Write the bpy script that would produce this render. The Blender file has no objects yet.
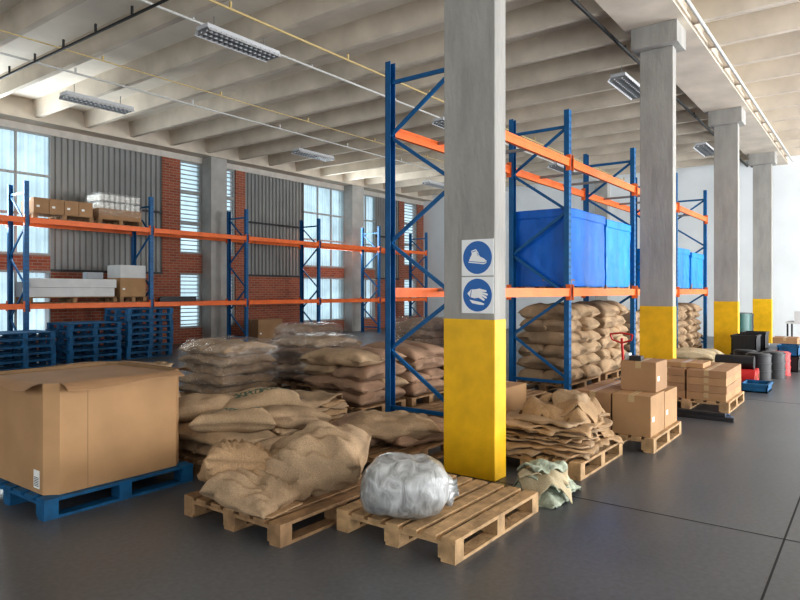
import bpy, math, random
from mathutils import Vector, Matrix, noise, Euler
random.seed(7)
S=bpy.context.scene
S.view_settings.view_transform='Standard'
for lk in ('Medium High Contrast','Standard - Medium High Contrast'):
    try:
        S.view_settings.look=lk; break
    except Exception: pass
S.view_settings.exposure=0.0

# ------------------------------------------------------------ materials
def newmat(name):
    m=bpy.data.materials.new(name); m.use_nodes=True
    nt=m.node_tree; p=nt.nodes['Principled BSDF']
    return m,nt,p
def simple(name,col,rough=0.6,metal=0.0,var=0.0,scale=4.0,bump=0.0,bscale=60.0,emit=None,coat=0.0,stretch=None):
    m,nt,p=newmat(name)
    p.inputs['Base Color'].default_value=(*col,1)
    p.inputs['Roughness'].default_value=rough
    p.inputs['Metallic'].default_value=metal
    if coat: p.inputs['Coat Weight'].default_value=coat
    tc=nt.nodes.new('ShaderNodeTexCoord'); src=tc.outputs['Object']
    if stretch:
        mp=nt.nodes.new('ShaderNodeMapping'); mp.inputs['Scale'].default_value=stretch; nt.links.new(src,mp.inputs[0]); src=mp.outputs[0]
    if var>0:
        n=nt.nodes.new('ShaderNodeTexNoise'); n.inputs['Scale'].default_value=scale; n.inputs['Detail'].default_value=8
        nt.links.new(src,n.inputs['Vector'])
        r=nt.nodes.new('ShaderNodeValToRGB')
        r.color_ramp.elements[0].position=0.3; r.color_ramp.elements[1].position=0.7
        r.color_ramp.elements[0].color=(*[c*(1-var) for c in col],1)
        r.color_ramp.elements[1].color=(*[min(1,c*(1+var)) for c in col],1)
        nt.links.new(n.outputs['Fac'],r.inputs['Fac']); nt.links.new(r.outputs['Color'],p.inputs['Base Color'])
    if bump>0:
        n2=nt.nodes.new('ShaderNodeTexNoise'); n2.inputs['Scale'].default_value=bscale; n2.inputs['Detail'].default_value=4
        nt.links.new(src,n2.inputs['Vector'])
        b=nt.nodes.new('ShaderNodeBump'); b.inputs['Strength'].default_value=bump; b.inputs['Distance'].default_value=0.02
        nt.links.new(n2.outputs['Fac'],b.inputs['Height']); nt.links.new(b.outputs['Normal'],p.inputs['Normal'])
    if emit:
        p.inputs['Emission Color'].default_value=(*emit[0],1); p.inputs['Emission Strength'].default_value=emit[1]
    return m

def burlap(name,col,printed=False):
    m,nt,p=newmat(name); N=nt.nodes; Lk=nt.links
    p.inputs['Roughness'].default_value=0.9
    tc=N.new('ShaderNodeTexCoord')
    n=N.new('ShaderNodeTexNoise'); n.inputs['Scale'].default_value=3.5; n.inputs['Detail'].default_value=8
    Lk.new(tc.outputs['Object'],n.inputs['Vector'])
    r=N.new('ShaderNodeValToRGB')
    r.color_ramp.elements[0].position=.3; r.color_ramp.elements[1].position=.72
    r.color_ramp.elements[0].color=(*[c*.68 for c in col],1); r.color_ramp.elements[1].color=(*[c*1.22 for c in col],1)
    Lk.new(n.outputs['Fac'],r.inputs['Fac'])
    fine=N.new('ShaderNodeTexNoise'); fine.inputs['Scale'].default_value=130; fine.inputs['Detail'].default_value=2
    Lk.new(tc.outputs['Object'],fine.inputs['Vector'])
    mx=N.new('ShaderNodeMix'); mx.data_type='RGBA'; mx.blend_type='OVERLAY'; mx.inputs[0].default_value=.5
    Lk.new(r.outputs['Color'],mx.inputs[6]); Lk.new(fine.outputs['Fac'],mx.inputs[7])
    outc=mx.outputs[2]
    if printed:
        uv=N.new('ShaderNodeUVMap'); sep=N.new('ShaderNodeSeparateXYZ'); Lk.new(uv.outputs['UV'],sep.inputs[0])
        mp=N.new('ShaderNodeMapping'); mp.inputs['Scale'].default_value=(16,7,1); Lk.new(uv.outputs['UV'],mp.inputs[0])
        vo=N.new('ShaderNodeTexVoronoi'); vo.feature='DISTANCE_TO_EDGE'; vo.inputs['Scale'].default_value=1.0; Lk.new(mp.outputs[0],vo.inputs['Vector'])
        lt=N.new('ShaderNodeMath'); lt.operation='LESS_THAN'; lt.inputs[1].default_value=.15; Lk.new(vo.outputs['Distance'],lt.inputs[0])
        def band(sock,c,w):
            a=N.new('ShaderNodeMath'); a.operation='SUBTRACT'; a.inputs[1].default_value=c; Lk.new(sock,a.inputs[0])
            b=N.new('ShaderNodeMath'); b.operation='ABSOLUTE'; Lk.new(a.outputs[0],b.inputs[0])
            d=N.new('ShaderNodeMath'); d.operation='LESS_THAN'; d.inputs[1].default_value=w; Lk.new(b.outputs[0],d.inputs[0]); return d.outputs[0]
        m1=N.new('ShaderNodeMath'); m1.operation='MULTIPLY'; Lk.new(band(sep.outputs[0],.5,.32),m1.inputs[0]); Lk.new(band(sep.outputs[1],.5,.13),m1.inputs[1])
        m2=N.new('ShaderNodeMath'); m2.operation='MULTIPLY'; Lk.new(m1.outputs[0],m2.inputs[0]); Lk.new(lt.outputs[0],m2.inputs[1])
        m3=N.new('ShaderNodeMath'); m3.operation='MULTIPLY'; m3.inputs[1].default_value=.8; Lk.new(m2.outputs[0],m3.inputs[0])
        g=N.new('ShaderNodeMix'); g.data_type='RGBA'; Lk.new(m3.outputs[0],g.inputs[0]); Lk.new(outc,g.inputs[6]); g.inputs[7].default_value=(.02,.10,.07,1)
        outc=g.outputs[2]
    Lk.new(outc,p.inputs['Base Color'])
    b=N.new('ShaderNodeBump'); b.inputs['Strength'].default_value=.45; b.inputs['Distance'].default_value=.01
    Lk.new(fine.outputs['Fac'],b.inputs['Height']); Lk.new(b.outputs['Normal'],p.inputs['Normal'])
    return m

def wrapmat(name):
    m,nt,p=newmat(name); N=nt.nodes; Lk=nt.links
    tc=N.new('ShaderNodeTexCoord'); mp=N.new('ShaderNodeMapping'); mp.inputs['Scale'].default_value=(2.5,2.5,5); Lk.new(tc.outputs['Object'],mp.inputs[0])
    n=N.new('ShaderNodeTexNoise'); n.inputs['Scale'].default_value=2.5; n.inputs['Detail'].default_value=6; n.inputs['Distortion'].default_value=1.5
    Lk.new(mp.outputs[0],n.inputs['Vector'])
    r=N.new('ShaderNodeMapRange'); r.inputs[1].default_value=.45; r.inputs[2].default_value=.78; r.inputs[3].default_value=.02; r.inputs[4].default_value=.34
    Lk.new(n.outputs['Fac'],r.inputs[0])
    b=N.new('ShaderNodeBump'); b.inputs['Strength'].default_value=1; b.inputs['Distance'].default_value=.05; Lk.new(n.outputs['Fac'],b.inputs['Height'])
    p.inputs['Base Color'].default_value=(.75,.66,.58,1); p.inputs['Roughness'].default_value=.12
    Lk.new(b.outputs['Normal'],p.inputs['Normal'])
    t=N.new('ShaderNodeBsdfTransparent'); mix=N.new('ShaderNodeMixShader')
    g=N.new('ShaderNodeBsdfGlossy'); g.inputs['Roughness'].default_value=.12; Lk.new(b.outputs['Normal'],g.inputs['Normal'])
    mix0=N.new('ShaderNodeMixShader'); mix0.inputs[0].default_value=.12; Lk.new(t.outputs[0],mix0.inputs[1]); Lk.new(g.outputs[0],mix0.inputs[2])
    Lk.new(r.outputs[0],mix.inputs[0]); Lk.new(mix0.outputs[0],mix.inputs[1]); Lk.new(p.outputs[0],mix.inputs[2])
    Lk.new(mix.outputs[0],N['Material Output'].inputs['Surface'])
    return m

def frosted(name,tint,tr):
    m,nt,p=newmat(name); N=nt.nodes; Lk=nt.links
    tc=N.new('ShaderNodeTexCoord'); n=N.new('ShaderNodeTexNoise'); n.inputs['Scale'].default_value=1.3; n.inputs['Detail'].default_value=7; Lk.new(tc.outputs['Object'],n.inputs['Vector'])
    r=N.new('ShaderNodeValToRGB'); r.color_ramp.elements[0].position=.3; r.color_ramp.elements[1].position=.7
    r.color_ramp.elements[0].color=(*[c*.65 for c in tint],1); r.color_ramp.elements[1].color=(*tint,1); Lk.new(n.outputs['Fac'],r.inputs['Fac'])
    a=N.new('ShaderNodeBsdfTransparent'); Lk.new(r.outputs[0],a.inputs[0])
    b=N.new('ShaderNodeBsdfTranslucent'); Lk.new(r.outputs[0],b.inputs[0])
    mix=N.new('ShaderNodeMixShader'); mix.inputs[0].default_value=tr
    Lk.new(a.outputs[0],mix.inputs[1]); Lk.new(b.outputs[0],mix.inputs[2]); Lk.new(mix.outputs[0],N['Material Output'].inputs['Surface'])
    return m

def brickmat():
    m,nt,p=newmat('brick'); N=nt.nodes; Lk=nt.links
    tc=N.new('ShaderNodeTexCoord'); s=N.new('ShaderNodeSeparateXYZ'); Lk.new(tc.outputs['Object'],s.inputs[0])
    ad=N.new('ShaderNodeMath'); Lk.new(s.outputs[0],ad.inputs[0]); Lk.new(s.outputs[1],ad.inputs[1])
    c=N.new('ShaderNodeCombineXYZ'); Lk.new(ad.outputs[0],c.inputs[0]); Lk.new(s.outputs[2],c.inputs[1])
    br=N.new('ShaderNodeTexBrick'); br.inputs['Scale'].default_value=1; br.inputs['Brick Width'].default_value=.25; br.inputs['Row Height'].default_value=.08
    br.inputs['Mortar Size'].default_value=.009; br.inputs['Color1'].default_value=(.38,.11,.06,1); br.inputs['Color2'].default_value=(.26,.075,.045,1); br.inputs['Mortar'].default_value=(.32,.24,.19,1)
    Lk.new(c.outputs[0],br.inputs['Vector']); Lk.new(br.outputs['Color'],p.inputs['Base Color']); p.inputs['Roughness'].default_value=.9
    return m

def floormat():
    m,nt,p=newmat('polished_concrete'); N=nt.nodes; Lk=nt.links
    tc=N.new('ShaderNodeTexCoord')
    n=N.new('ShaderNodeTexNoise'); n.inputs['Scale'].default_value=.7; n.inputs['Detail'].default_value=8; n.inputs['Roughness'].default_value=.55; Lk.new(tc.outputs['Object'],n.inputs['Vector'])
    n2=N.new('ShaderNodeTexNoise'); n2.inputs['Scale'].default_value=30; n2.inputs['Detail'].default_value=6; Lk.new(tc.outputs['Object'],n2.inputs['Vector'])
    r=N.new('ShaderNodeValToRGB'); r.color_ramp.elements[0].position=.25; r.color_ramp.elements[1].position=.8
    r.color_ramp.elements[0].color=(.085,.09,.10,1); r.color_ramp.elements[1].color=(.15,.155,.165,1); Lk.new(n.outputs['Fac'],r.inputs['Fac'])
    mx=N.new('ShaderNodeMix'); mx.data_type='RGBA'; mx.blend_type='OVERLAY'; mx.inputs[0].default_value=.3; Lk.new(r.outputs['Color'],mx.inputs[6]); Lk.new(n2.outputs['Fac'],mx.inputs[7])
    Lk.new(mx.outputs[2],p.inputs['Base Color'])
    rr=N.new('ShaderNodeMapRange'); rr.inputs[1].default_value=.3; rr.inputs[2].default_value=.7; rr.inputs[3].default_value=.30; rr.inputs[4].default_value=.42; Lk.new(n.outputs['Fac'],rr.inputs[0]); Lk.new(rr.outputs[0],p.inputs['Roughness'])
    b=N.new('ShaderNodeBump'); b.inputs['Strength'].default_value=.05; b.inputs['Distance'].default_value=.01; Lk.new(n2.outputs['Fac'],b.inputs['Height']); Lk.new(b.outputs['Normal'],p.inputs['Normal'])
    return m

M=dict(
 floor=floormat(), joint=simple('floor_joint',(.02,.02,.022),.8),
 conc=simple('concrete',(.42,.41,.39),.85,var=.15,scale=2.2,bump=.3,bscale=25),
 conc_d=simple('concrete_column',(.36,.35,.33),.85,var=.14,scale=5.0,bump=.35,bscale=30,stretch=(1,1,.25)),
 slab=simple('ceiling_slab',(.82,.76,.67),.9,var=.08,scale=1.2),
 rib=simple('ceiling_rib',(.64,.57,.48),.9,var=.14,scale=1.5),
 white=simple('white_wall',(.80,.84,.87),.85,var=.05,scale=1.0),
 wall=simple('plaster',(.6,.57,.52),.9,var=.1),
 brick=brickmat(),
 clad=simple('metal_cladding',(.27,.275,.27),.55,metal=.2,var=.12,scale=.8),
 yellow=simple('yellow_paint',(.82,.48,.008),.5,var=.12,scale=5),
 blue=simple('rack_blue',(.005,.12,.31),.45,var=.15,scale=6),
 orange=simple('rack_orange',(.92,.19,.04),.45,var=.12,scale=4),
 wood=simple('pallet_wood',(.46,.30,.16),.8,var=.35,scale=9,bump=.4,bscale=50),
 woodd=simple('pallet_wood_dark',(.31,.19,.10),.8,var=.35,scale=9,bump=.4,bscale=50),
 pblue=simple('pallet_blue',(.006,.10,.23),.6,var=.35,scale=8),
 card=simple('cardboard',(.44,.265,.135),.8,var=.12,scale=2.5),
 card2=simple('cardboard_dark',(.38,.225,.12),.8,var=.12,scale=2.5),
 cardin=simple('cardboard_inside',(.27,.17,.09),.85,var=.1),
 tape=simple('packing_tape',(.50,.36,.2),.3),
 label=simple('label_white',(.85,.85,.82),.6), black=simple('black_print',(.02,.02,.02),.6),
 burl=burlap('burlap',(.42,.295,.185)), burlp=burlap('burlap_printed',(.45,.32,.20),True),
 burld=burlap('burlap_old',(.44,.29,.165)), burlr=burlap('burlap_reddish',(.35,.225,.15)),
 cream=burlap('cream_sack',(.6,.5,.33)),
 wrap=wrapmat('stretch_wrap'),
 tarp=simple('blue_tarp',(.0,.14,.58),.42,var=.3,scale=3,bump=.5,bscale=6,stretch=(1,1,.3)),
 tarp2=simple('light_blue_tarp',(.0,.24,.74),.42,var=.25,scale=3,bump=.5,bscale=6,stretch=(1,1,.3)),
 frost=frosted('translucent_sheet',(.62,.76,.82),.5),
 glass=frosted('window_glass',(.60,.74,.80),.3),
 frame=simple('window_frame',(.33,.34,.34),.6), darkm=simple('dark_metal',(.05,.05,.055),.5,metal=.5),
 steel=simple('galvanised_steel',(.35,.36,.37),.4,metal=.7),
 lamp=simple('lamp_housing',(.55,.56,.58),.4), tube=simple('fluorescent_tube',(.7,.72,.75),.3,emit=((.9,.95,1),.12)),
 signw=simple('sign_white',(.85,.87,.88),.4), signb=simple('sign_blue',(.004,.13,.45),.4),
 red=simple('red_paint',(.55,.03,.03),.4), bplas=simple('black_plastic',(.018,.018,.02),.4,var=.2),
 gplas=simple('grey_plastic',(.35,.37,.4),.5,var=.1), green=simple('green_plastic',(.02,.10,.09),.4,var=.2),
 wcard=simple('white_board',(.66,.66,.65),.7,var=.06), cable=simple('cable_black',(.02,.02,.02),.6),
 conduit=simple('conduit_yellow',(.55,.42,.2),.6), conduitw=simple('conduit_grey',(.55,.55,.53),.5),
 net=simple('net_bag',(.42,.46,.36),.8,var=.4,scale=18,bump=.8,bscale=70),
)
def bagmat():
    m,nt,p=newmat('clear_bag_film'); N=nt.nodes; Lk=nt.links
    tc=N.new('ShaderNodeTexCoord')
    mp=N.new('ShaderNodeMapping'); mp.inputs['Scale'].default_value=(1.0,1.0,.45); mp.inputs['Rotation'].default_value=(.3,.2,0); Lk.new(tc.outputs['Object'],mp.inputs[0])
    v=N.new('ShaderNodeTexNoise'); v.inputs['Scale'].default_value=11; v.inputs['Detail'].default_value=6; v.inputs['Distortion'].default_value=1.2; Lk.new(mp.outputs[0],v.inputs['Vector'])
    r=N.new('ShaderNodeValToRGB'); r.color_ramp.elements[0].position=.35; r.color_ramp.elements[1].position=.7
    r.color_ramp.elements[0].color=(.24,.24,.235,1); r.color_ramp.elements[1].color=(.55,.56,.56,1); Lk.new(v.outputs['Fac'],r.inputs['Fac'])
    Lk.new(r.outputs['Color'],p.inputs['Base Color']); p.inputs['Roughness'].default_value=.28; p.inputs['Coat Weight'].default_value=.7; p.inputs['Coat Roughness'].default_value=.1
    b=N.new('ShaderNodeBump'); b.inputs['Strength'].default_value=.65; b.inputs['Distance'].default_value=.02; Lk.new(v.outputs['Fac'],b.inputs['Height']); Lk.new(b.outputs['Normal'],p.inputs['Normal']); Lk.new(b.outputs['Normal'],p.inputs['Coat Normal'])
    return m
M['bag']=bagmat()

# ------------------------------------------------------------ builder
class B:
    def __init__(s): s.v=[];s.f=[];s.m=[];s.uv=[];s.sm=[];s.mats=[]
    def mi(s,k):
        if k not in s.mats: s.mats.append(k)
        return s.mats.index(k)
    def raw(s,vs,fs,k,smooth=False,uv=None,xf=None):
        o=len(s.v); i=s.mi(k)
        for n,v in enumerate(vs):
            p=Vector(v)
            if xf: p=xf@p
            s.v.append(p); s.uv.append(uv[n] if uv else (0,0))
        for f in fs: s.f.append(tuple(o+a for a in f)); s.m.append(i); s.sm.append(smooth)
    def box(s,x0,x1,y0,y1,z0,z1,k,xf=None):
        vs=[(x0,y0,z0),(x1,y0,z0),(x1,y1,z0),(x0,y1,z0),(x0,y0,z1),(x1,y0,z1),(x1,y1,z1),(x0,y1,z1)]
        s.raw(vs,[(0,3,2,1),(4,5,6,7),(0,1,5,4),(1,2,6,5),(2,3,7,6),(3,0,4,7)],k,xf=xf)
    def bar(s,p0,p1,w,h,k):
        p0=Vector(p0);p1=Vector(p1);d=(p1-p0);L=d.length;d.normalize()
        up=Vector((0,0,1)) if abs(d.z)<.95 else Vector((1,0,0))
        a=d.cross(up).normalized(); b=a.cross(d)
        vs=[]
        for q in (p0,p1):
            for sx,sy in((-1,-1),(1,-1),(1,1),(-1,1)): vs.append(q+a*sx*w/2+b*sy*h/2)
        s.raw(vs,[(0,1,2,3),(7,6,5,4),(0,4,5,1),(1,5,6,2),(2,6,7,3),(3,7,4,0)],k)
    def cyl(s,p0,p1,r,k,n=12,r1=None):
        p0=Vector(p0);p1=Vector(p1);d=(p1-p0).normalized(); r1=r if r1 is None else r1
        up=Vector((0,0,1)) if abs(d.z)<.95 else Vector((1,0,0))
        a=d.cross(up).normalized(); b=a.cross(d); vs=[]
        for q,rr in((p0,r),(p1,r1)):
            for i in range(n):
                t=2*math.pi*i/n; vs.append(q+a*math.cos(t)*rr+b*math.sin(t)*rr)
        fs=[(i,i+n,(i+1)%n+n,(i+1)%n) for i in range(n)]
        s.raw(vs,fs,k,smooth=True); s.raw(vs,[tuple(range(n)),tuple(range(2*n-1,n-1,-1))],k)
    def build(s,name,bevel=0.0):
        if not s.v: return
        xs=[v.x for v in s.v];ys=[v.y for v in s.v];zs=[v.z for v in s.v]
        o=Vector(((min(xs)+max(xs))/2,(min(ys)+max(ys))/2,min(zs)))
        me=bpy.data.meshes.new(name); me.from_pydata([v-o for v in s.v],[],s.f)
        for k in s.mats: me.materials.append(M[k])
        me.polygons.foreach_set('material_index',s.m); me.polygons.foreach_set('use_smooth',s.sm)
        ul=me.uv_layers.new(name='UVMap')
        for l in me.loops: ul.data[l.index].uv=s.uv[l.vertex_index]
        me.update()
        ob=bpy.data.objects.new(name,me); ob.location=o; S.collection.objects.link(ob)
        if bevel:
            md=ob.modifiers.new('bevel','BEVEL'); md.width=bevel; md.segments=2; md.limit_method='ANGLE'
        return ob

def one(name,fn,bevel=0.0):
    b=B(); fn(b); return b.build(name,bevel)

# ------------------------------------------------------------ soft shapes
def sack(b,c,L,W,H,rz=0,tx=0,ty=0,k='burl',sag=.02,seed=0,nx=14,ny=10,wr=1.0,folds=0.0,zmin=None):
    xf=Matrix.Translation(Vector(c))@Euler((tx,ty,rz)).to_matrix().to_4x4()
    so=Vector((seed*3.7,seed*1.3,seed*5.1))
    vs=[];uv=[]
    for side in (1,-1):
        for j in range(ny+1):
            for i in range(nx+1):
                a=-1+2*i/nx; d=-1+2*j/ny
                a_=math.copysign(1-(1-abs(a))**1.45,a); d_=math.copysign(1-(1-abs(d))**1.45,d)
                t=max(0,(1-abs(a_)**4.0)*(1-abs(d_)**3.2))**.42
                x=a_*L/2*(.93+.08*d_*d_); y=d_*W/2*(.92+.09*a_*a_)
                z=side*t*H/2*(1 if side>0 else .9)
                q=Vector((x,y,side*.15))*4+so
                x+=noise.noise(q)*.022*wr; y+=noise.noise(q+Vector((9,0,0)))*.022*wr
                z+=noise.noise(q*1.1+Vector((0,9,0)))*.04*t*wr + noise.noise(Vector((x*6,y*24,seed)))*.016*t*wr
                if folds:
                    an=math.atan2(y,x+L*.62)
                    z+=side*folds*t*(abs(math.sin(an*15+seed+2*noise.noise(q)))-.6)*(.3+.7*max(0,(1-a_)/2))
                    z+=side*folds*.7*t*noise.noise(q*2.6)
                z-=sag*(a_*a_)
                p=xf@Vector((x,y,z))
                if zmin is not None and p.z<zmin: p.z=zmin
                vs.append(p); uv.append(((a_+1)/2,(d_+1)/2) if side>0 else (0,0))
    n=(nx+1)*(ny+1); fs=[]
    for j in range(ny):
        for i in range(nx):
            p=j*(nx+1)+i
            fs.append((p,p+1,p+nx+2,p+nx+1)); fs.append((n+p,n+p+nx+1,n+p+nx+2,n+p+1))
    ed=[i for i in range(nx+1)]+[j*(nx+1)+nx for j in range(1,ny+1)]+[ny*(nx+1)+i for i in range(nx-1,-1,-1)]+[j*(nx+1) for j in range(ny-1,0,-1)]
    for q in range(len(ed)):
        a=ed[q]; c2=ed[(q+1)%len(ed)]; fs.append((a,n+a,n+c2,c2))
    b.raw(vs,fs,k,smooth=True,uv=uv)

def pile(b,x0,x1,y0,y1,z0,layers,h,k='burl',messy=.03,nx=None,k2=None):
    X=x1-x0; Y=y1-y0; n=0
    for l in range(layers):
        z=z0+h*(l+.5)+.005
        ins=.012*l
        if l%2==0:
            na=max(1,round(Y/.42)); nb=max(1,round(X/.72)); L=X/nb; W=Y/na; rz=0
        else:
            na=max(1,round(Y/.72)); nb=max(1,round(X/.42)); L=Y/na; W=X/nb; rz=math.pi/2
        for i in range(nb):
            for j in range(na):
                n+=1
                cx=x0+X*(i+.5)/nb; cy=y0+Y*(j+.5)/na
                cx+=(x0+X/2-cx)*ins; cy+=(y0+Y/2-cy)*ins
                r=random.uniform
                kk=k if (not k2 or random.random()<.6) else k2
                sack(b,(cx+r(-1,1)*messy,cy+r(-1,1)*messy,z+r(-.01,.01)),L*1.07,W*1.12,h*1.4,rz+r(-.09,.09),r(-.05,.05),r(-.05,.05),kk,sag=.03,seed=random.random()*50,nx=12,ny=9)

def slumped(b,c,hgt,rx,ry,k='burl',seed=0,mouth=.6,xf=None,zmin=0,fold=1.0):
    prof=[(0,0.0),(0.0,.5),(.02,.85),(.10,1.0),(.25,1.08),(.42,1.05),(.56,.9),(.68,.68),(.77,.50),(.85,.50),(.93,mouth*.95),(1.0,mouth*1.15),(.985,mouth),(.9,mouth*.6),(.84,0)]
    n=56; vs=[];fs=[]
    X=xf or Matrix.Identity(4)
    for a,(h,r) in enumerate(prof):
        for i in range(n):
            t=2*math.pi*i/n
            f=1+fold*(.11*math.sin(5*t+seed+h*2)+.09*math.sin(8*t+seed*2+h*4))*(h**.7)*1.2+.10*noise.noise(Vector((math.cos(t)*2,math.sin(t)*2,h*3+seed)))
            p=X@Vector((rx*r*f*math.cos(t),ry*r*f*math.sin(t),hgt*h))
            q=p*7+Vector((seed,0,0)); p+=Vector((noise.noise(q),noise.noise(q+Vector((5,0,0))),noise.noise(q+Vector((0,5,0)))))*.03
            if p.z<zmin+.06: p.z=zmin+max(0,(p.z-zmin+.1))*.375
            vs.append((c[0]+p.x,c[1]+p.y,c[2]+max(zmin,p.z)))
    for a in range(len(prof)-1):
        for i in range(n):
            fs.append((a*n+i,a*n+(i+1)%n,(a+1)*n+(i+1)%n,(a+1)*n+i))
    b.raw(vs,fs,k,smooth=True)

def cloth(b,cx,cy,z,L,W,rz,k,seed,amp=.03,edge=None,drop=.12,nx=26,ny=22,th=.012,zmin=.012,ragged=.06):
    R=Matrix.Rotation(rz,3,'Z'); vs=[]
    for s in (0,1):
        for j in range(ny+1):
            for i in range(nx+1):
                a=-1+2*i/nx; d=-1+2*j/ny
                e=1+ragged*noise.noise(Vector((a*2,d*2,seed)))+ragged*.7*noise.noise(Vector((a*6,d*6,seed)))
                p=R@Vector((a*L/2*e,d*W/2*e,0)); x=cx+p.x; y=cy+p.y
                zz=z+amp*(noise.noise(Vector((x*3.2,y*3.2,seed)))+.6*noise.noise(Vector((x*8,y*5,seed+4)))+.25*noise.noise(Vector((x*18,y*14,seed+4))))
                if edge:
                    o=max(edge[0]-x,x-edge[1],edge[2]-y,y-edge[3],0)
                    zz-=o*drop/.1
                    if o>0: 
                        x+= (cx-x)*min(.25,o*.9); y+=(cy-y)*min(.25,o*.9)
                vs.append((x,y,max(zmin,zz)-s*th))
    n=(nx+1)*(ny+1); fs=[]
    for j in range(ny):
        for i in range(nx):
            p=j*(nx+1)+i; fs.append((p,p+1,p+nx+2,p+nx+1)); fs.append((n+p,n+p+nx+1,n+p+nx+2,n+p+1))
    ed=[i for i in range(nx+1)]+[j*(nx+1)+nx for j in range(1,ny+1)]+[ny*(nx+1)+i for i in range(nx-1,-1,-1)]+[j*(nx+1) for j in range(ny-1,0,-1)]
    for q in range(len(ed)):
        a=ed[q]; c2=ed[(q+1)%len(ed)]; fs.append((a,n+a,n+c2,c2))
    b.raw(vs,fs,k,smooth=True)

def softbox(b,x0,x1,y0,y1,z0,z1,k,amp=.02,n=12,rnd=.12,fr=4,seed=0,smooth=True):
    c=Vector(((x0+x1)/2,(y0+y1)/2,(z0+z1)/2)); h=Vector(((x1-x0)/2,(y1-y0)/2,(z1-z0)/2))
    for ax in range(3):
        for sg in (-1,1):
            vs=[];fs=[]
            for j in range(n+1):
                for i in range(n+1):
                    u=-1+2*i/n; w=-1+2*j/n
                    u=math.copysign(1-(1-abs(u))**1.3,u); w=math.copysign(1-(1-abs(w))**1.3,w)
                    p=[0,0,0]; p[ax]=sg; p[(ax+1)%3]=u; p[(ax+2)%3]=w
                    p=Vector(p); q=Vector((p.x*h.x,p.y*h.y,p.z*h.z))
                    inner=Vector([max(-(h[t]-rnd),min(h[t]-rnd,q[t])) for t in range(3)])
                    d=q-inner
                    if d.length>1e-6: q=inner+d.normalized()*rnd
                    nn=noise.noise(q*fr+Vector((seed,seed*2,0))); dd=(q-inner).normalized() if (q-inner).length>1e-6 else Vector((0,0,0))
                    q=q+dd*(nn*amp+ .5*amp*noise.noise(q*fr*3+Vector((seed,0,0))))
                    vs.append(c+q)
            for j in range(n):
                for i in range(n):
                    a=j*(n+1)+i; f=(a,a+1,a+n+2,a+n+1)
                    fs.append(f if sg>0 else f[::-1])
            b.raw(vs,fs,k,smooth=smooth)

def pallet(b,x0,x1,y0,y1,k='wood',z=0.0,along='x',nb=7,h=.144):
    def bx(a0,a1,c0,c1,zz0,zz1):
        if along=='x': b.box(x0+a0,x0+a1,y0+c0,y0+c1,z+zz0,z+zz1,k)
        else: b.box(x0+c0,x0+c1,y0+a0,y0+a1,z+zz0,z+zz1,k)
    A=(x1-x0) if along=='x' else (y1-y0); C=(y1-y0) if along=='x' else (x1-x0)
    w=C/nb*.74; g=(C-w*nb)/(nb-1)
    for i in range(nb):
        c=i*(w+g); bx(random.uniform(-.006,.006),A+random.uniform(-.006,.006),c,c+w,h-.022,h)
    for a in (0,A/2-.05,A-.1): bx(a,a+.1,0,C,h-.044,h-.022)
    for a in (0,A/2-.05,A-.1):
        for c in (0,C/2-.06,C-.12): bx(a,a+.1,c,c+.12,.02,h-.044)
    for c in (0,C/2-.05,C-.1): bx(0,A,c,c+.1,0,.02)

def carton(b,x0,x1,y0,y1,z0,z1,k='card',tape='x',lab=True):
    b.box(x0,x1,y0,y1,z0,z1,k); e=.0015
    if tape=='x':
        c=(y0+y1)/2; b.box(x0-e,x1+e,c-.03,c+.03,z1-.07,z1+e,'tape'); b.box(x0-e,x1+e,c-.002,c+.002,z1,z1+e*1.6,'cardin')
    else:
        c=(x0+x1)/2; b.box(c-.03,c+.03,y0-e,y1+e,z1-.07,z1+e,'tape')
    if lab and z1-z0>.2: b.box(x0+.06,x0+.13,y0-e,y0,z0+(z1-z0)*.35,z0+(z1-z0)*.35+.05,'label')

# ------------------------------------------------------------ room
X0,X1,Y0,Y1=-7.0,24.5,-9.0,17.0
ZR=5.85; ZS=6.25
one('floor',lambda b: b.box(X0,X1,Y0,Y1+.3,-.2,0,'floor'))
def fj(b):
    for x in (4.77,10.6,16.4,-1.0): b.box(x-.006,x+.006,Y0,Y1,.0003,.0012,'joint')
    b.box(X0,X1,.475,.487,.0003,.0012,'joint'); b.box(X0,X1,-5.2,-5.188,.0003,.0012,'joint')
one('floor_joint',fj)
one('ceiling',lambda b:b.box(X0,X1,Y0,Y1+.3,ZS,ZS+.15,'slab'))
def ribs(b):
    x=X0+.4
    while x<X1:
        for (ya,yb) in ((3.2,Y1-.5),(Y0,2.42)):
            vs=[(x-.055,ya,ZR),(x+.055,ya,ZR),(x+.10,ya,ZS),(x-.10,ya,ZS),(x-.055,yb,ZR),(x+.055,yb,ZR),(x+.10,yb,ZS),(x-.10,yb,ZS)]
            b.raw(vs,[(0,1,2,3),(7,6,5,4),(0,4,5,1),(1,5,6,2),(3,7,4,0)],'rib')
        x+=1.25
one('ceiling_ribs',ribs)
def girder(b):
    b.box(X0,X1,2.42,3.2,5.78,ZS,'rib')
    b.box(X0,X1,2.36,2.42,5.78,5.93,'rib'); b.box(X0,X1,3.2,3.26,5.78,5.93,'rib')
one('ceiling_girder',girder)
one('ceiling_edge_beam',lambda b:b.box(X0,X1,Y1-.5,Y1,5.78,ZS,'rib'))

for cx in (-.96,4.84,10.64,16.44,22.24):
    def col(b,cx=cx):
        b.box(cx-.10,cx+.10,2.565,3.07,0,5.45,'conc_d')
        e=.003
        b.box(cx-.10-e,cx+.10+e,2.565-e,3.07+e,0.001,1.36,'yellow')
        b.box(cx-.28,cx+.28,2.46,3.16,5.45,5.78,'conc_d')
    one('concrete_column',col,.008)

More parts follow.
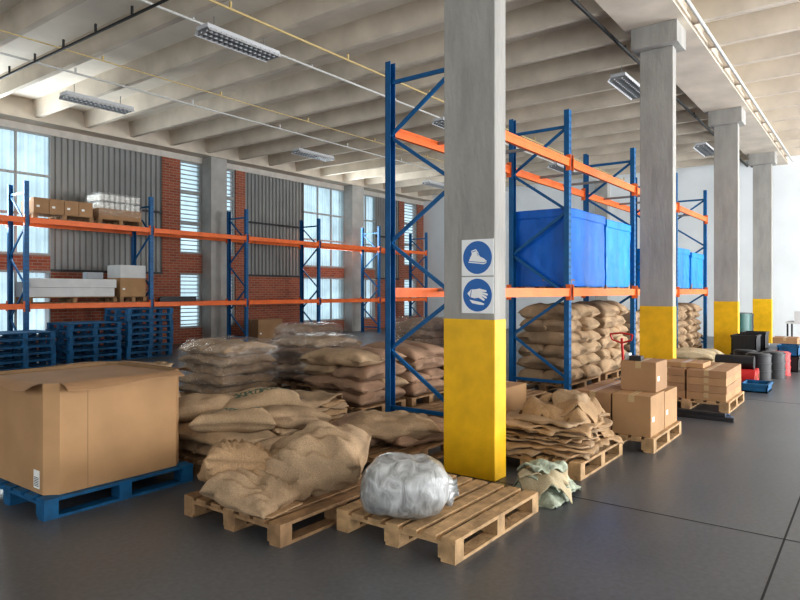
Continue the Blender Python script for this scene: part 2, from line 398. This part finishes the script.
def disc(b,x,cy,cz,r,k,n=48,e=.0):
    vs=[(x-e,cy,cz)]+[(x-e,cy+r*math.cos(2*math.pi*i/n),cz+r*math.sin(2*math.pi*i/n)) for i in range(n)]
    b.raw(vs,[(0,(i+1)%n+1,i+1) for i in range(n)],k)
def poly(b,x,cy,cz,s,pts,k):
    vs=[(x,cy-p[0]*s,cz+p[1]*s) for p in pts]
    b.raw(vs,[tuple(range(len(pts)))],k)
SX=4.733; SY=2.727
def sign_boot(b):
    cy,cz=SY,1.885; b.box(SX,SX+.004,cy-.155,cy+.155,cz-.155,cz+.155,'signw')
    disc(b,SX-.001,cy,cz,.14,'signb')
    boot=[(-.62,-.30),(.45,-.42),(.62,-.36),(.66,-.22),(.45,-.06),(.18,.06),(.05,.36),(-.10,.52),(-.42,.42),(-.38,.20),(-.50,0.0)]
    poly(b,SX-.002,cy,cz,.14,boot,'signw')
    poly(b,SX-.003,cy,cz,.14,[(-.60,-.24),(.45,-.345),(.64,-.28),(.64,-.25),(.45,-.305),(-.60,-.20)],'signb')
    for t in (.0,.1,.2): poly(b,SX-.003,cy,cz,.14,[(.0+t*-.2,.12+t),(.14-t*.5,.16+t),(.13-t*.5,.19+t),(-.01-t*.2,.15+t)],'signb')
    poly(b,SX-.003,cy,cz,.14,[(-.36,.36),(-.08,.44),(-.08,.40),(-.36,.32)],'signb')
def sign_glove(b):
    cy,cz=SY,1.565; b.box(SX,SX+.004,cy-.155,cy+.155,cz-.155,cz+.155,'signw')
    disc(b,SX-.001,cy,cz,.14,'signb')
    g=[(-.70,.10),(-.45,.34),(-.10,.36),(.15,.40),(.62,.30),(.66,.22),(.60,.18),(.30,.20),(.70,.10),(.74,.02),(.68,-.03),(.32,.08),(.66,-.10),(.67,-.18),(.60,-.21),(.28,-.05),(.52,-.26),(.50,-.33),(.43,-.34),(.10,-.16),(-.20,-.20),(-.50,-.12)]
    poly(b,SX-.002,cy,cz,.14,g,'signw')
    poly(b,SX-.002,cy,cz,.14,[(-.55,-.28),(-.1,-.36),(.25,-.42),(.50,-.52),(.45,-.60),(.1,-.58),(-.35,-.50)],'signw')
    poly(b,SX-.003,cy,cz,.14,[(-.50,-.10),(-.42,.32),(-.38,.32),(-.45,-.12)],'signb')
one('safety_boots_sign',sign_boot); one('safety_gloves_sign',sign_glove)

def corr(b,x0,x1,z0,z1,k,per=.16,dep=.05,y=Y1):
    vs=[];fs=[];x=x0
    pat=[(0,0),(.35,0),(.5,1),(.85,1)]
    pts=[]
    while x<x1:
        for (t,d) in pat:
            if x+t*per<x1: pts.append((x+t*per,y+.03+d*dep))
        x+=per
    pts.append((x1,y+.03))
    for (px_,py_) in pts: vs+= [(px_,py_,z0),(px_,py_,z1)]
    for i in range(len(pts)-1): fs.append((2*i,2*i+2,2*i+3,2*i+1))
    b.raw(vs,fs,k)
segs=[(-7,4.4,'c'),(4.4,7.7,'t'),(7.7,10.9,'c'),(10.9,11.5,'b'),(11.5,12.3,'w'),(12.3,12.9,'p'),(12.9,13.6,'w'),(13.6,14.0,'b'),(14.0,16.7,'c'),(16.7,18.95,'t'),(18.95,19.65,'p'),(19.65,20.9,'t'),(20.9,22.6,'c'),(22.6,23.0,'b'),(23.0,24.0,'w'),(24.0,24.5,'b')]
def backbrick(b):
    for a,c,t in segs:
        if t=='c': b.box(a,c,Y1,Y1+.28,0,2.1,'brick')
        if t=='b': b.box(a,c,Y1,Y1+.28,0,5.6,'brick')
        if t=='t': b.box(a,c,Y1,Y1+.28,0,.45,'brick'); b.box(a,c,Y1,Y1+.28,2.12,2.5,'brick')
        if t=='w': b.box(a,c,Y1,Y1+.28,0,.45,'brick'); b.box(a,c,Y1,Y1+.28,2.15,2.75,'brick')
        if t=='p': b.box(a,c,Y1,Y1+.28,0,5.6,'conc')
    b.box(X0,X1,Y1,Y1+.28,5.6,ZS,'wall')
one('wall_back',backbrick)
def cladding(b):
    for a,c,t in segs:
        if t=='c':
            corr(b,a,c,2.1,5.6,'clad')
            b.box(a,c,Y1+.10,Y1+.14,2.1,5.6,'clad')
            for z in (2.1,3.9): b.box(a,c,Y1-.02,Y1+.03,z,z+.06,'darkm')
one('wall_back_cladding',cladding)
wn=0
for a,c,t in segs:
    if t=='t':
        wn+=1
        def tw(b,a=a,c=c):
            for (z0,z1) in ((.45,2.12),(2.5,5.6)):
                corr(b,a,c,z0,z1,'frost',per=.2)
                zs=(z0,z1-.06) if z1<3 else (z0,3.5,4.5,z1-.06)
                for z in zs: b.box(a,c,Y1-.03,Y1+.02,z,z+.06,'frame')
                n=max(1,round((c-a)/.8))
                for i in range(n+1): 
                    x=a+(c-a)*i/n; b.box(max(a,x-.025),min(c,x+.025),Y1-.02,Y1+.03,z0,z1,'frame')
        one('window_%d'%wn,tw)
    if t=='w':
        wn+=1
        def ww(b,a=a,c=c):
            for (z0,z1,n) in ((.45,2.15,2),(2.75,5.6,3)):
                b.raw([(a,Y1+.12,z0),(c,Y1+.12,z0),(c,Y1+.12,z1),(a,Y1+.12,z1)],[(0,1,2,3)],'glass')
                for i in range(n+1):
                    z=z0+(z1-z0)*i/n; b.box(a,c,Y1+.06,Y1+.11,z-.06,z+.06,'frame')
                    if i<n:
                        for q in range(1,7):
                            zz=z+(z1-z0)/n*q/7; b.box(a,c,Y1+.07,Y1+.11,zz-.014,zz+.014,'frame')
                for x in (a,c-.06): b.box(x,x+.06,Y1+.05,Y1+.11,z0,z1,'frame')
        one('window_%d'%wn,ww)
for a,c,t in segs:
    if t=='p': one('wall_column',lambda b:b.box(a,c,Y1-.45,Y1-.002,0,5.78,'conc'),.01)

one('wall_far',lambda b: b.box(X1,X1+.25,Y0,Y1+.28,0,ZS,'white'))
for y in (-3.0,8.5): one('wall_far_pilaster',lambda b: b.box(X1-.3,X1-.002,y-.25,y+.25,0,5.78,'conc'),.01)
def rightw(b):
    b.box(X0,X1,Y0-.25,Y0,4.6,ZS,'white')
    for a,c in ((-7,-5),(-1,1),(5,7),(11,13),(17,19),(23.5,24.5)): b.box(a,c,Y0-.25,Y0,0,4.6,'white')
one('wall_right',rightw)
def nearw(b):
    b.box(X0-.25,X0,Y0,Y1+.28,0,.9,'white'); b.box(X0-.25,X0,Y0,Y1+.28,4.6,ZS,'white')
    for a,c in ((Y0,-7.),(-2,0),(5,7),(12,Y1+.28)): b.box(X0-.25,X0,a,c,.9,4.6,'white')
one('wall_near',nearw)

def fluo(b,x,y,z=5.55,L=1.45):
    b.box(x-L/2,x+L/2,y-.14,y+.14,z+.03,z+.09,'lamp')
    b.raw([(x-L/2,y-.14,z+.03),(x+L/2,y-.14,z+.03),(x+L/2,y-.19,z-.03),(x-L/2,y-.19,z-.03)],[(0,1,2,3)],'lamp')
    b.raw([(x-L/2,y+.14,z+.03),(x+L/2,y+.14,z+.03),(x+L/2,y+.19,z-.03),(x-L/2,y+.19,z-.03)],[(3,2,1,0)],'lamp')
    for d in (-.07,.07): b.cyl((x-L/2+.04,y+d,z),(x+L/2-.04,y+d,z),.016,'tube',8)
    for i in range(15): 
        q=x-L/2+L*(i+.5)/15; b.box(q-.006,q+.006,y-.16,y+.16,z-.03,z+.02,'steel')
    for d in (-.5,.5): b.cyl((x+d,y,z+.09),(x+d,y,ZR-.01),.008,'steel',6)
for (x,y) in ((6.65,8.2),(13.15,8.2),(19.7,8.2),(6.95,13.2),(13.4,13.2),(19.9,13.2),(12.6,3.86),(19.5,3.86),(6.0,3.86),(0.3,8.2)):
    one('fluorescent_light',lambda b:fluo(b,x,y))
def conduit(name,p0,p1,r,k):
    def f(b):
        b.cyl(p0,p1,r,k,8)
        n=12
        for i in range(n+1):
            p=Vector(p0).lerp(Vector(p1),i/n); b.box(p.x-.015,p.x+.015,p.y-.015,p.y+.015,p.z,ZR-.002,k)
    one(name,f)
XA,XB=X0+.05,X1-.4
conduit('electrical_conduit',(XA,7.6,5.74),(XB,7.6,5.74),.02,'conduit')
conduit('electrical_conduit',(XA,8.5,5.80),(XB,8.5,5.80),.022,'conduitw')
conduit('electrical_conduit',(XA,12.2,5.74),(XB,12.2,5.74),.02,'conduitw')
conduit('electrical_conduit',(XA,11.2,5.76),(XB,11.2,5.76),.012,'conduit')
conduit('electrical_conduit',(XA,3.5,5.78),(XB,3.5,5.78),.03,'cable')
conduit('electrical_conduit',(5.2,3.6,5.70),(5.2,16.3,5.70),.022,'cable')
conduit('electrical_conduit',(XA,2.2,5.80),(XB,2.2,5.80),.03,'conduitw')

# ------------------------------------------------------------ pallet racks
def rack(b,xs,y0,y1,H,levels,bh=.12):
    w,d=.10,.075
    for x in xs:
        for y in (y0,y1):
            s=1 if y==y0 else -1
            b.box(x-w/2,x+w/2,y-.004,y+.004,.01,H,'blue')
            b.box(x-w/2,x-w/2+.006,min(y,y+s*d),max(y,y+s*d),.01,H,'blue'); b.box(x+w/2-.006,x+w/2,min(y,y+s*d),max(y,y+s*d),.01,H,'blue')
            b.box(x-.08,x+.08,y-.07,y+.07,0,.01,'blue')
            z=.15
            while z<H-.05:
                b.box(x-.028,x-.016,y-.006,y+.006,z,z+.035,'darkm'); b.box(x+.016,x+.028,y-.006,y+.006,z,z+.035,'darkm'); z+=.1
        n=int((H-.4)/.62); z=.25; st=(H-.5)/n
        for i in range(n):
            a,c=(y0+.03,y1-.03) if i%2==0 else (y1-.03,y0+.03)
            b.bar((x,a,z),(x,c,z+st),.03,.04,'blue'); 
            z+=st
        b.bar((x,y0+.03,z),(x,y1-.03,z),.03,.045,'blue')
        b.bar((x,y0+.03,.2),(x,y1-.03,.2),.03,.045,'blue')
    for i in range(len(xs)-1):
        a,c=xs[i]+w/2,xs[i+1]-w/2
        for z in levels:
            for y in (y0,y1):
                b.box(a,c,y-.02,y+.03,z-bh/2,z+bh/2,'orange')
                b.box(a,c,y-.026,y+.036,z+bh/2-.03,z+bh/2,'orange')
                for q in (a,c-.012): b.box(q,q+.012,y-.04,y+.04,z-.12,z+.12,'orange')
            for t in (.33,.66): b.box(a+(c-a)*t-.02,a+(c-a)*t+.02,y0,y1,z+bh/2-.045,z+bh/2-.005,'steel')
MX=[6.09,9.31,12.55,15.8,19.0]
one('pallet_rack',lambda b:rack(b,MX,3.75,4.75,4.36,(1.58,3.55)))
WX=[3.3,6.42,9.5,12.67,15.8,19.1,22.3]
one('pallet_rack',lambda b:rack(b,WX,15.3,16.2,4.08,(1.25,3.2)))

def tarpload(x0,x1,y0,y1,h,k,z=1.64):
    def f(b):
        pallet(b,x0,x1,y0,y1,'woodd',z)
        softbox(b,x0-.005,x1+.005,y0-.005,y1+.005,z+.03,z+h-.02,k,amp=.016,n=20,rnd=.015,fr=5,seed=x0)
        softbox(b,x0-.02,x1+.02,y0-.02,y1+.02,z+h-.14,z+h,k,amp=.006,n=8,rnd=.012,fr=5,seed=x0+2)
    one('blue_covered_pallet_load',f)
tarpload(9.42,10.98,3.8,4.72,1.25,'tarp'); tarpload(11.08,12.42,3.8,4.72,1.22,'tarp2')
tarpload(15.95,17.2,3.8,4.72,1.0,'tarp2'); tarpload(17.45,18.8,3.8,4.72,.95,'tarp2')

# ------------------------------------------------------------ sack piles
def pp(name,x0,x1,y0,y1,layers,h,k='burl',wrapd=False,k2=None,messy=.03):
    def f(b):
        pallet(b,x0,x1,y0,y1,'woodd')
        pile(b,x0+.02,x1-.02,y0+.02,y1-.02,.15,layers,h,k,k2=k2,messy=messy)
        if wrapd: softbox(b,x0-.05,x1+.05,y0-.05,y1+.05,.12,.15+layers*h+.06,'wrap',amp=.05,n=20,rnd=.18,fr=5,seed=x0)
    one(name,f)
pp('burlap_sack_pile',9.45,10.85,3.82,4.70,6,.2,'burl',k2='burlp')
pp('burlap_sack_pile',11.1,12.42,3.82,4.70,6,.2,'burl',k2='burlp')
pp('burlap_sack_pile',12.75,14.1,3.82,4.70,5,.2,'burl')
pp('burlap_sack_pile',15.95,17.2,3.82,4.70,6,.18,'burl')
pp('burlap_sack_pile',17.5,18.8,3.82,4.70,6,.18,'burl')
pp('burlap_sack_pile',6.0,6.93,5.1,6.15,4,.165,'burlr',k2='burl')
pp('burlap_sack_pile',7.0,7.95,5.05,6.1,4,.165,'burlr',k2='burl')
pp('wrapped_sack_pile',5.42,6.42,7.05,8.05,5,.14,'burl',True)
pp('wrapped_sack_pile',7.1,8.15,6.95,7.95,5,.135,'burlr',True,k2='burl')
pp('wrapped_sack_pile',10.2,11.3,6.9,7.9,5,.17,'burlr',True)
pp('wrapped_sack_pile',8.6,9.6,8.6,9.6,5,.15,'burlr',True)
one('wooden_pallet',lambda b:pallet(b,6.3,7.4,3.86,4.66,'woodd'))
one('wooden_pallet',lambda b:pallet(b,7.6,8.7,3.86,4.66,'woodd'))

# ------------------------------------------------------------ foreground
one('wooden_pallet',lambda b:pallet(b,3.16,4.3,1.97,2.90,'wood',along='x'))
def bag(b):
    softbox(b,-.29,.29,-.2,.2,0,.37,'bag',amp=.03,n=26,rnd=.165,fr=4,seed=3)
    xf=Matrix.Translation((.24,0,.14))@Matrix.Rotation(math.radians(80),4,'Y')
    slumped(b,(0,0,0),.10,.10,.10,'bag',2,.5,xf=xf,zmin=0,fold=1.5)
ob=one('plastic_wrapped_bundle',bag); ob.location=(3.34,2.43,.146); ob.rotation_euler=(0,0,math.radians(-50))
def nb(b):
    for i in range(5): cloth(b,4.66,2.10,.12+.03*i,.62-.07*i,.48-.06*i,i*.7,'net' if i%2==0 else 'cream',i*3.3,amp=.09,edge=(4.5,4.82,1.98,2.2),drop=.08,nx=22,ny=20)
one('crumpled_net_bag',nb)

def fp(b):
    pallet(b,2.72,3.86,2.97,3.97,'woodd',along='x')
    sack(b,(2.98,3.72,.33),.66,.46,.30,math.radians(60),.15,math.radians(24),'burld',seed=31,wr=1.3,nx=40,ny=32,folds=.06,zmin=.147)
    sack(b,(2.86,3.40,.25),.56,.40,.24,math.radians(100),-.2,math.radians(-12),'burl',seed=36,wr=1.3,nx=36,ny=28,folds=.045,zmin=.147)
    sack(b,(3.26,3.22,.38),.78,.52,.40,math.radians(-62),.18,math.radians(-18),'burl',seed=33,wr=1.3,nx=46,ny=36,folds=.075,zmin=.147)
    sack(b,(3.08,3.42,.28),.60,.40,.26,math.radians(150),.1,.1,'burld',seed=38,wr=1.3,nx=36,ny=28,folds=.05,zmin=.147)
    sack(b,(3.55,3.46,.28),.62,.40,.26,.9,.1,.1,'burlr',seed=5,zmin=.147,nx=24,ny=18,folds=.03)
    sack(b,(3.42,3.78,.26),.66,.32,.24,.1,.1,.05,'burl',seed=15,zmin=.147)
    cloth(b,2.88,3.30,.22,.44,.36,math.radians(100),'burld',9.1,amp=.08,edge=(2.8,2.98,3.2,3.44),drop=.08,zmin=.16,th=.01)
one('burlap_sack_pile',fp)

def leftpile(b):
    pallet(b,3.36,4.42,4.3,5.3,'woodd')
    pile(b,3.38,4.4,4.32,5.28,.15,2,.13,'burlp',k2='burl',messy=.05)
    sack(b,(3.72,5.0,.50),.75,.42,.22,-.5,.06,.08,'burl',seed=3,nx=22,ny=16,folds=.015)
    sack(b,(4.08,4.72,.53),.78,.42,.24,-.65,.12,-.05,'burlp',seed=8,nx=22,ny=16,folds=.015)
    sack(b,(3.60,4.52,.46),.72,.42,.2,-.75,-.1,.02,'burlp',seed=9,nx=22,ny=16,folds=.015)
    sack(b,(4.12,4.36,.43),.68,.4,.2,-.6,-.18,.05,'burl',seed=11,nx=22,ny=16,folds=.015)
one('burlap_sack_pile',leftpile)
one('burlap_sack',lambda b:slumped(b,(4.0,6.35,0),.80,.26,.26,'burl',7,.5))

def lowp(b):
    pallet(b,4.3,5.4,3.35,4.35,'woodd')
    sack(b,(4.62,4.02,.24),.85,.6,.22,.2,k='burlr',seed=21,nx=22,ny=18,folds=.03); sack(b,(5.05,3.6,.24),.8,.55,.23,-.3,k='burlr',seed=22,nx=22,ny=18,folds=.03)
    sack(b,(4.75,3.72,.33),.95,.6,.20,-.75,k='burl',seed=24,nx=34,ny=26,folds=.05)
    sack(b,(4.6,3.95,.34),.5,.35,.16,.6,k='burlr',seed=27,nx=22,ny=18,folds=.03)
one('burlap_sack_pile',lowp)
def lowp2(b):
    pallet(b,4.6,5.7,4.9,5.85,'woodd')
    for i in range(5): cloth(b,5.15,5.35,.20+.045*i,1.0,.8,i*.1-.2,'burld' if i%2 else 'burl',i*2.1,amp=.04,edge=(4.7,5.6,5.0,5.75),drop=.06)
one('folded_burlap_stack',lowp2)

def est(b):
    pallet(b,5.2,6.3,2.0,3.0,'wood',along='x')
    for i in range(10):
        cloth(b,5.75+random.uniform(-.07,.07),2.5+random.uniform(-.07,.07),.18+.026*i,1.0-.014*i,.9-.014*i,random.uniform(-.35,.35),'burld' if i%3 else 'burl',i*1.7,amp=.04,edge=(5.2,6.3,2.0,3.0),drop=.05,th=.016,ragged=.16)
    for i in range(4):
        cloth(b,5.92+.04*(i%2),2.45,.45+.03*i,.85,.72,.6*i+.2,'burld',i*4.4+2,amp=.09,edge=(5.68,6.15,2.22,2.72),drop=.10,th=.014,ragged=.2,nx=34,ny=30)
    cloth(b,5.95,2.35,.54,.62,.5,.9,'burl',12.4,amp=.12,edge=(5.8,6.1,2.25,2.5),drop=.11,th=.014,ragged=.2,nx=34,ny=30)
one('folded_burlap_stack',est)
one('cardboard_box',lambda b:carton(b,5.95,6.5,3.12,3.62,0,.58),.004)

one('blue_pallet',lambda b:pallet(b,2.05,3.25,4.62,5.82,'pblue'))
def gay(b):
    x0,x1,y0,y1,z0,z1=2.1,3.2,4.67,5.77,.146,.94; c=.08; t=.012
    def ring(o,z): 
        a0,a1,d0,d1=x0+o,x1-o,y0+o,y1-o
        return [(a0+c,d0,z),(a1-c,d0,z),(a1,d0+c,z),(a1,d1-c,z),(a1-c,d1,z),(a0+c,d1,z),(a0,d1-c,z),(a0,d0+c,z)]
    A=ring(0,z0)+ring(0,z1)+ring(t,z1)+ring(t,z0+.02)
    fs=[]
    for i in range(8):
        j=(i+1)%8; fs+= [(i,j,8+j,8+i),(8+i,8+j,16+j,16+i)]
    b.raw(A,fs,'card'); b.raw(A,[(16+i,16+(i+1)%8,24+(i+1)%8,24+i) for i in range(8)]+[tuple(range(24,32))],'cardin')
    def flap(p,q,out,L,dz,k='card2'):
        p=Vector(p);q=Vector(q);o=Vector(out); n=8; vs=[];f=[]
        for s in (0,1):
            for i in range(n+1):
                for j in range(4):
                    u=i/n; w=j/3
                    r=p.lerp(q,u)+o*L*w+Vector((0,0,-dz*w*w-.015*math.sin(u*6)*w+.004-s*.007)); vs.append(r)
        m=(n+1)*4
        for i in range(n):
            for j in range(3):
                a=i*4+j; f+=[(a,a+4,a+5,a+1),(m+a,m+a+1,m+a+5,m+a+4)]
        for i in range(n): f.append((i*4+3,m+i*4+3,m+i*4+7,i*4+7))
        b.raw(vs,f,k)
    flap((x0+c,y0,z1),(x1-c,y0,z1),(0,-1,0),.12,.04); flap((x0,y0+c,z1),(x0,y1-c,z1),(-1,0,0),.12,.04)
    flap((x1,y0+c,z1),(x1,y1-c,z1),(1,0,0),.12,.02); flap((x0+c,y1,z1),(x1-c,y1,z1),(0,1,0),.12,.02,'card')
    b.box(x0+.03,x1-.03,y0+.05,y0+.58,z1-.03,z1-.022,'card2'); b.box(x0+.03,x1-.03,y0+.60,y1-.05,z1-.034,z1-.026,'card2')
    b.box(x0-.002,x0,y0+.13,y0+.22,.18,.31,'label')
    for i in range(6): b.box(x0-.003,x0-.002,y0+.14,y0+.21,.195+i*.012,.20+i*.012,'black')
    b.box(x0+.28,x0+.284,y0-.001,y0,z0,z1,'cardin')
one('bulk_cardboard_box',gay)
def gay2(b):
    pallet(b,1.2,2.4,6.6,7.8,'woodd'); b.box(1.25,2.35,6.65,7.75,.146,1.06,'card2')
    b.box(1.15,2.45,6.55,7.85,1.06,1.11,'card'); b.box(1.2,2.4,6.58,7.8,1.11,1.15,'cardin')
one('bulk_cardboard_box',gay2,.005)

def cst(b):
    pallet(b,6.5,7.6,1.76,2.62,'wood')
    carton(b,6.54,7.04,1.80,2.18,.146,.55); carton(b,6.54,7.04,2.20,2.58,.146,.55,'card2')
    carton(b,7.06,7.57,1.80,2.18,.146,.53); carton(b,7.06,7.57,2.20,2.58,.146,.55,'card2')
    carton(b,6.84,7.27,1.83,2.19,.552,.86,'card2'); 
    b.box(6.9,7.0,2.0,2.12,.862,.91,'bplas'); b.box(6.95,7.05,2.14,2.18,.862,.93,'wcard')
one('cardboard_box_stack',cst,.004)
def cst2(b):
    pallet(b,9.2,10.4,1.55,2.6,'wood')
    for i in range(4):
        for (a,c) in ((9.22,9.80),(9.82,10.38)):
            for (d,e) in ((1.58,2.07),(2.09,2.58)):
                carton(b,a+random.uniform(0,.012),c,d+random.uniform(0,.01),e,.146+.1*i,.146+.1*i+.097,'card2' if i%2 else 'card')
    carton(b,9.4,9.9,1.9,2.4,.548,.61,'card')
one('cardboard_box_stack',cst2,.003)
def lb(b):
    for i in range(4): b.box(8.62+.08*i,8.68+.08*i,1.4+.03*i,2.28,.0,.05,'blue' if i%2 else 'darkm')
    b.box(8.66,8.74,1.5,2.25,.05,.09,'darkm')
one('rack_beam_bundle',lb,.003)
def pj(b):
    for y in (2.36,2.74): 
        b.box(8.45,9.15,y,y+.12,.05,.1,'red'); b.cyl((9.05,y+.02,.045),(9.05,y+.10,.045),.04,'bplas')
    b.box(8.3,8.5,2.36,2.84,.06,.35,'red'); 
    for y in (2.54,2.62): b.cyl((8.3,y,.09),(8.3,y+.05,.09),.09,'bplas',16)
    b.cyl((8.28,2.6,.3),(8.16,2.6,1.0),.016,'red')
    pts=[(8.16,2.6,.94),(8.15,2.48,.98),(8.14,2.46,1.05),(8.13,2.6,1.07),(8.14,2.74,1.05),(8.15,2.72,.98),(8.16,2.6,.94)]
    for p,q in zip(pts,pts[1:]): b.cyl(p,q,.011,'red',8)
one('pallet_jack',pj)
def cr(b):
    pallet(b,12.9,14.1,2.45,3.4,'woodd'); pile(b,12.92,14.08,2.47,3.38,.15,2,.14,'cream')
one('cream_sack_pile',cr)
def rr(b):
    for (x,z,l) in ((12.3,.13,2.35),(12.58,.13,2.3)):
        b.cyl((x,1.66,z),(x,l,z),.13,'red',24); b.cyl((x,1.65,z),(x,l+.01,z),.04,'cardin',16)
    b.cyl((12.44,1.7,.36),(12.44,2.3,.36),.12,'bplas',24)
one('fabric_roll_pile',rr)
def crate(b,x0,x1,y0,y1,z0,z1,k):
    t=.02
    b.box(x0,x1,y0,y1,z0,z0+t,k); b.box(x0,x0+t,y0,y1,z0,z1,k); b.box(x1-t,x1,y0,y1,z0,z1,k); b.box(x0,x1,y0,y0+t,z0,z1,k); b.box(x0,x1,y1-t,y1,z0,z1,k)
    b.box(x0-.015,x1+.015,y0-.015,y0,z1-.04,z1,k); b.box(x0-.015,x0,y0-.015,y1+.015,z1-.04,z1,k)
    b.box(x0-.008,x0,(y0+y1)/2-.01,(y0+y1)/2+.01,z0,z1,k); b.box(x0+t,x1-t,y0+t,y1-t,z1-.06,z1-.05,k)
one('black_plastic_crate_stack',lambda b:(crate(b,14.5,15.1,1.95,2.4,0,.34,'bplas'),crate(b,14.5,15.1,1.95,2.4,.345,.70,'bplas')))
one('black_plastic_crate_stack',lambda b:(crate(b,15.35,15.9,1.9,2.35,0,.36,'bplas'),crate(b,15.35,15.9,1.9,2.35,.365,.72,'bplas')))
def drum(b,x,y,r,h,k):
    b.cyl((x,y,0),(x,y,h),r,k,24)
    for t in (.02,.35,.65,.97): b.cyl((x,y,h*t-.012),(x,y,h*t+.012),r+.012,k,24)
    b.cyl((x,y,h),(x,y,h+.02),r*.9,k,24)
for q in ((13.1,1.72),(13.55,1.55),(13.65,2.02)): one('black_drum',lambda b:drum(b,q[0],q[1],.2,.46,'bplas'))
one('red_drum',lambda b:drum(b,14.15,1.5,.17,.42,'red'))
one('dark_green_drum',lambda b:drum(b,18.4,2.85,.27,1.0,'green')); one('black_drum',lambda b:drum(b,19.1,2.9,.27,1.0,'bplas'))
one('blue_crate',lambda b:crate(b,11.4,11.95,1.38,1.75,.0,.13,'pblue'))
one('grey_storage_box',lambda b:(crate(b,14.7,15.2,1.25,1.6,0,.3,'bplas'),crate(b,14.7,15.2,1.25,1.6,.305,.52,'pblue')))
one('grey_storage_box',lambda b:crate(b,16.2,16.8,1.5,2.0,0,.4,'gplas'))
one('cardboard_box',lambda b:carton(b,17.4,18.0,1.5,2.0,0,.5,'card2'))
def tbl(b):
    b.box(20.0,21.2,1.3,2.0,.72,.76,'wcard')
    for x in (20.03,21.13):
        for y in (1.33,1.93): b.box(x,x+.04,y,y+.04,0,.72,'darkm')
    b.box(20.1,20.5,1.5,1.8,.76,1.05,'wcard'); b.box(20.6,20.9,1.5,1.8,.76,.95,'card')
one('packing_table',tbl)

ZL=1.25+.065; ZU=3.2+.065
def topboxes(b):
    pallet(b,6.6,8.0,15.4,16.1,'woodd',ZU)
    for i in range(4): carton(b,6.62+.345*i,6.95+.345*i,15.42,15.78,ZU+.146,ZU+.146+.34,'card2')
    for i in range(4): carton(b,6.62+.345*i,6.95+.345*i,15.80,16.08,ZU+.146,ZU+.146+.3,'card2')
one('cardboard_box_stack',topboxes)
def jars(b):
    pallet(b,8.12,9.3,15.4,16.1,'woodd',ZU); b.box(8.14,9.28,15.42,16.08,ZU+.146,ZU+.4,'card2')
    for l in range(2):
        z=ZU+.4+.2*l
        for i in range(8):
            for j in range(5):
                x=8.22+i*.14; y=15.48+j*.135
                b.cyl((x,y,z),(x,y,z+.15),.056,'label',10); b.cyl((x,y,z+.15),(x,y,z+.19),.03,'gplas',8)
    softbox(b,8.12,9.3,15.4,16.1,ZU+.2,ZU+.82,'wrap',amp=.02,n=14,rnd=.06,fr=5,seed=2)
one('plastic_jar_pallet',jars)
def longb(b):
    pallet(b,6.5,8.6,15.4,16.1,'woodd',ZL)
    b.box(6.5,8.55,15.42,15.75,ZL+.146,ZL+.36,'wcard'); b.box(6.55,8.6,15.42,15.75,ZL+.363,ZL+.58,'wcard'); b.box(6.5,8.55,15.78,16.08,ZL+.146,ZL+.5,'gplas')
    b.box(7.9,8.3,15.5,15.75,ZL+.585,ZL+.75,'gplas')
one('long_white_box_stack',longb,.01)
def wb(b):
    pallet(b,8.68,9.42,15.4,16.1,'woodd',ZL)
    carton(b,8.7,9.4,15.42,16.05,ZL+.146,ZL+.62,'card'); b.box(8.7,9.4,15.42,16.05,ZL+.622,ZL+.95,'wcard')
one('cardboard_box_stack',wb,.004)
one('metal_bracket_pile',lambda b:[b.box(9.8+.1*i,10.9+.08*i,15.4+.1*i,15.48+.1*i,ZL,ZL+.1+.03*(i%2),'darkm') for i in range(6)])
def stk(x0,x1,y0,y1,n):
    def f(b):
        for i in range(n):
            dx=random.uniform(-.02,.02); pallet(b,x0+dx,x1+dx,y0,y1,'pblue',z=.148*i)
    one('blue_pallet_stack',f)
stk(8.1,9.3,14.05,15.1,8); stk(6.75,7.95,14.05,15.1,6); stk(5.3,6.5,14.1,15.1,5)
one('cardboard_box',lambda b:carton(b,13.2,14.2,15.4,16.1,0,.7,'card2'))

# ------------------------------------------------------------ lights
w=bpy.data.worlds.new('World'); S.world=w; w.use_nodes=True
bg=w.node_tree.nodes['Background']; bg.inputs[0].default_value=(.86,.95,1.0,1); bg.inputs[1].default_value=1.5
def area(name,loc,dirv,sx,sy,P,col):
    l=bpy.data.lights.new(name,'AREA'); l.shape='RECTANGLE'; l.size=sx; l.size_y=sy; l.energy=P; l.color=col
    o=bpy.data.objects.new(name,l); o.location=loc; o.rotation_euler=Vector(dirv).to_track_quat('-Z','Y').to_euler(); S.collection.objects.link(o)
for x,P in ((-3,120),(3,290),(9,620),(15,980),(21,1050)):
    area('dock_door_daylight',(x,Y0+.3,2.2),(0,1,.25),4.0,4.0,P,(.98,.99,1.0))
for y in (-4.5,2.5,9.5):
    area('near_window_daylight',(X0+.2,y,2.8),(1,0,.3),4.5,3.4,90,(.98,.99,1.0))
for x,P in ((6.05,180),(17.8,180)):
    area('back_window_daylight',(x,Y1-.6,4.2),(0,-1,0),2.2,2.4,P,(.9,.97,1.0))
# ------------------------------------------------------------ camera
cam=bpy.data.cameras.new('camera'); co=bpy.data.objects.new('camera',cam); S.collection.objects.link(co)
co.location=(0,0,1.6); co.rotation_euler=Vector((.8,.6,0)).to_track_quat('-Z','Y').to_euler()
cam.sensor_width=36; cam.lens=637/800*36; cam.shift_y=-9/800; cam.clip_end=200
S.camera=co
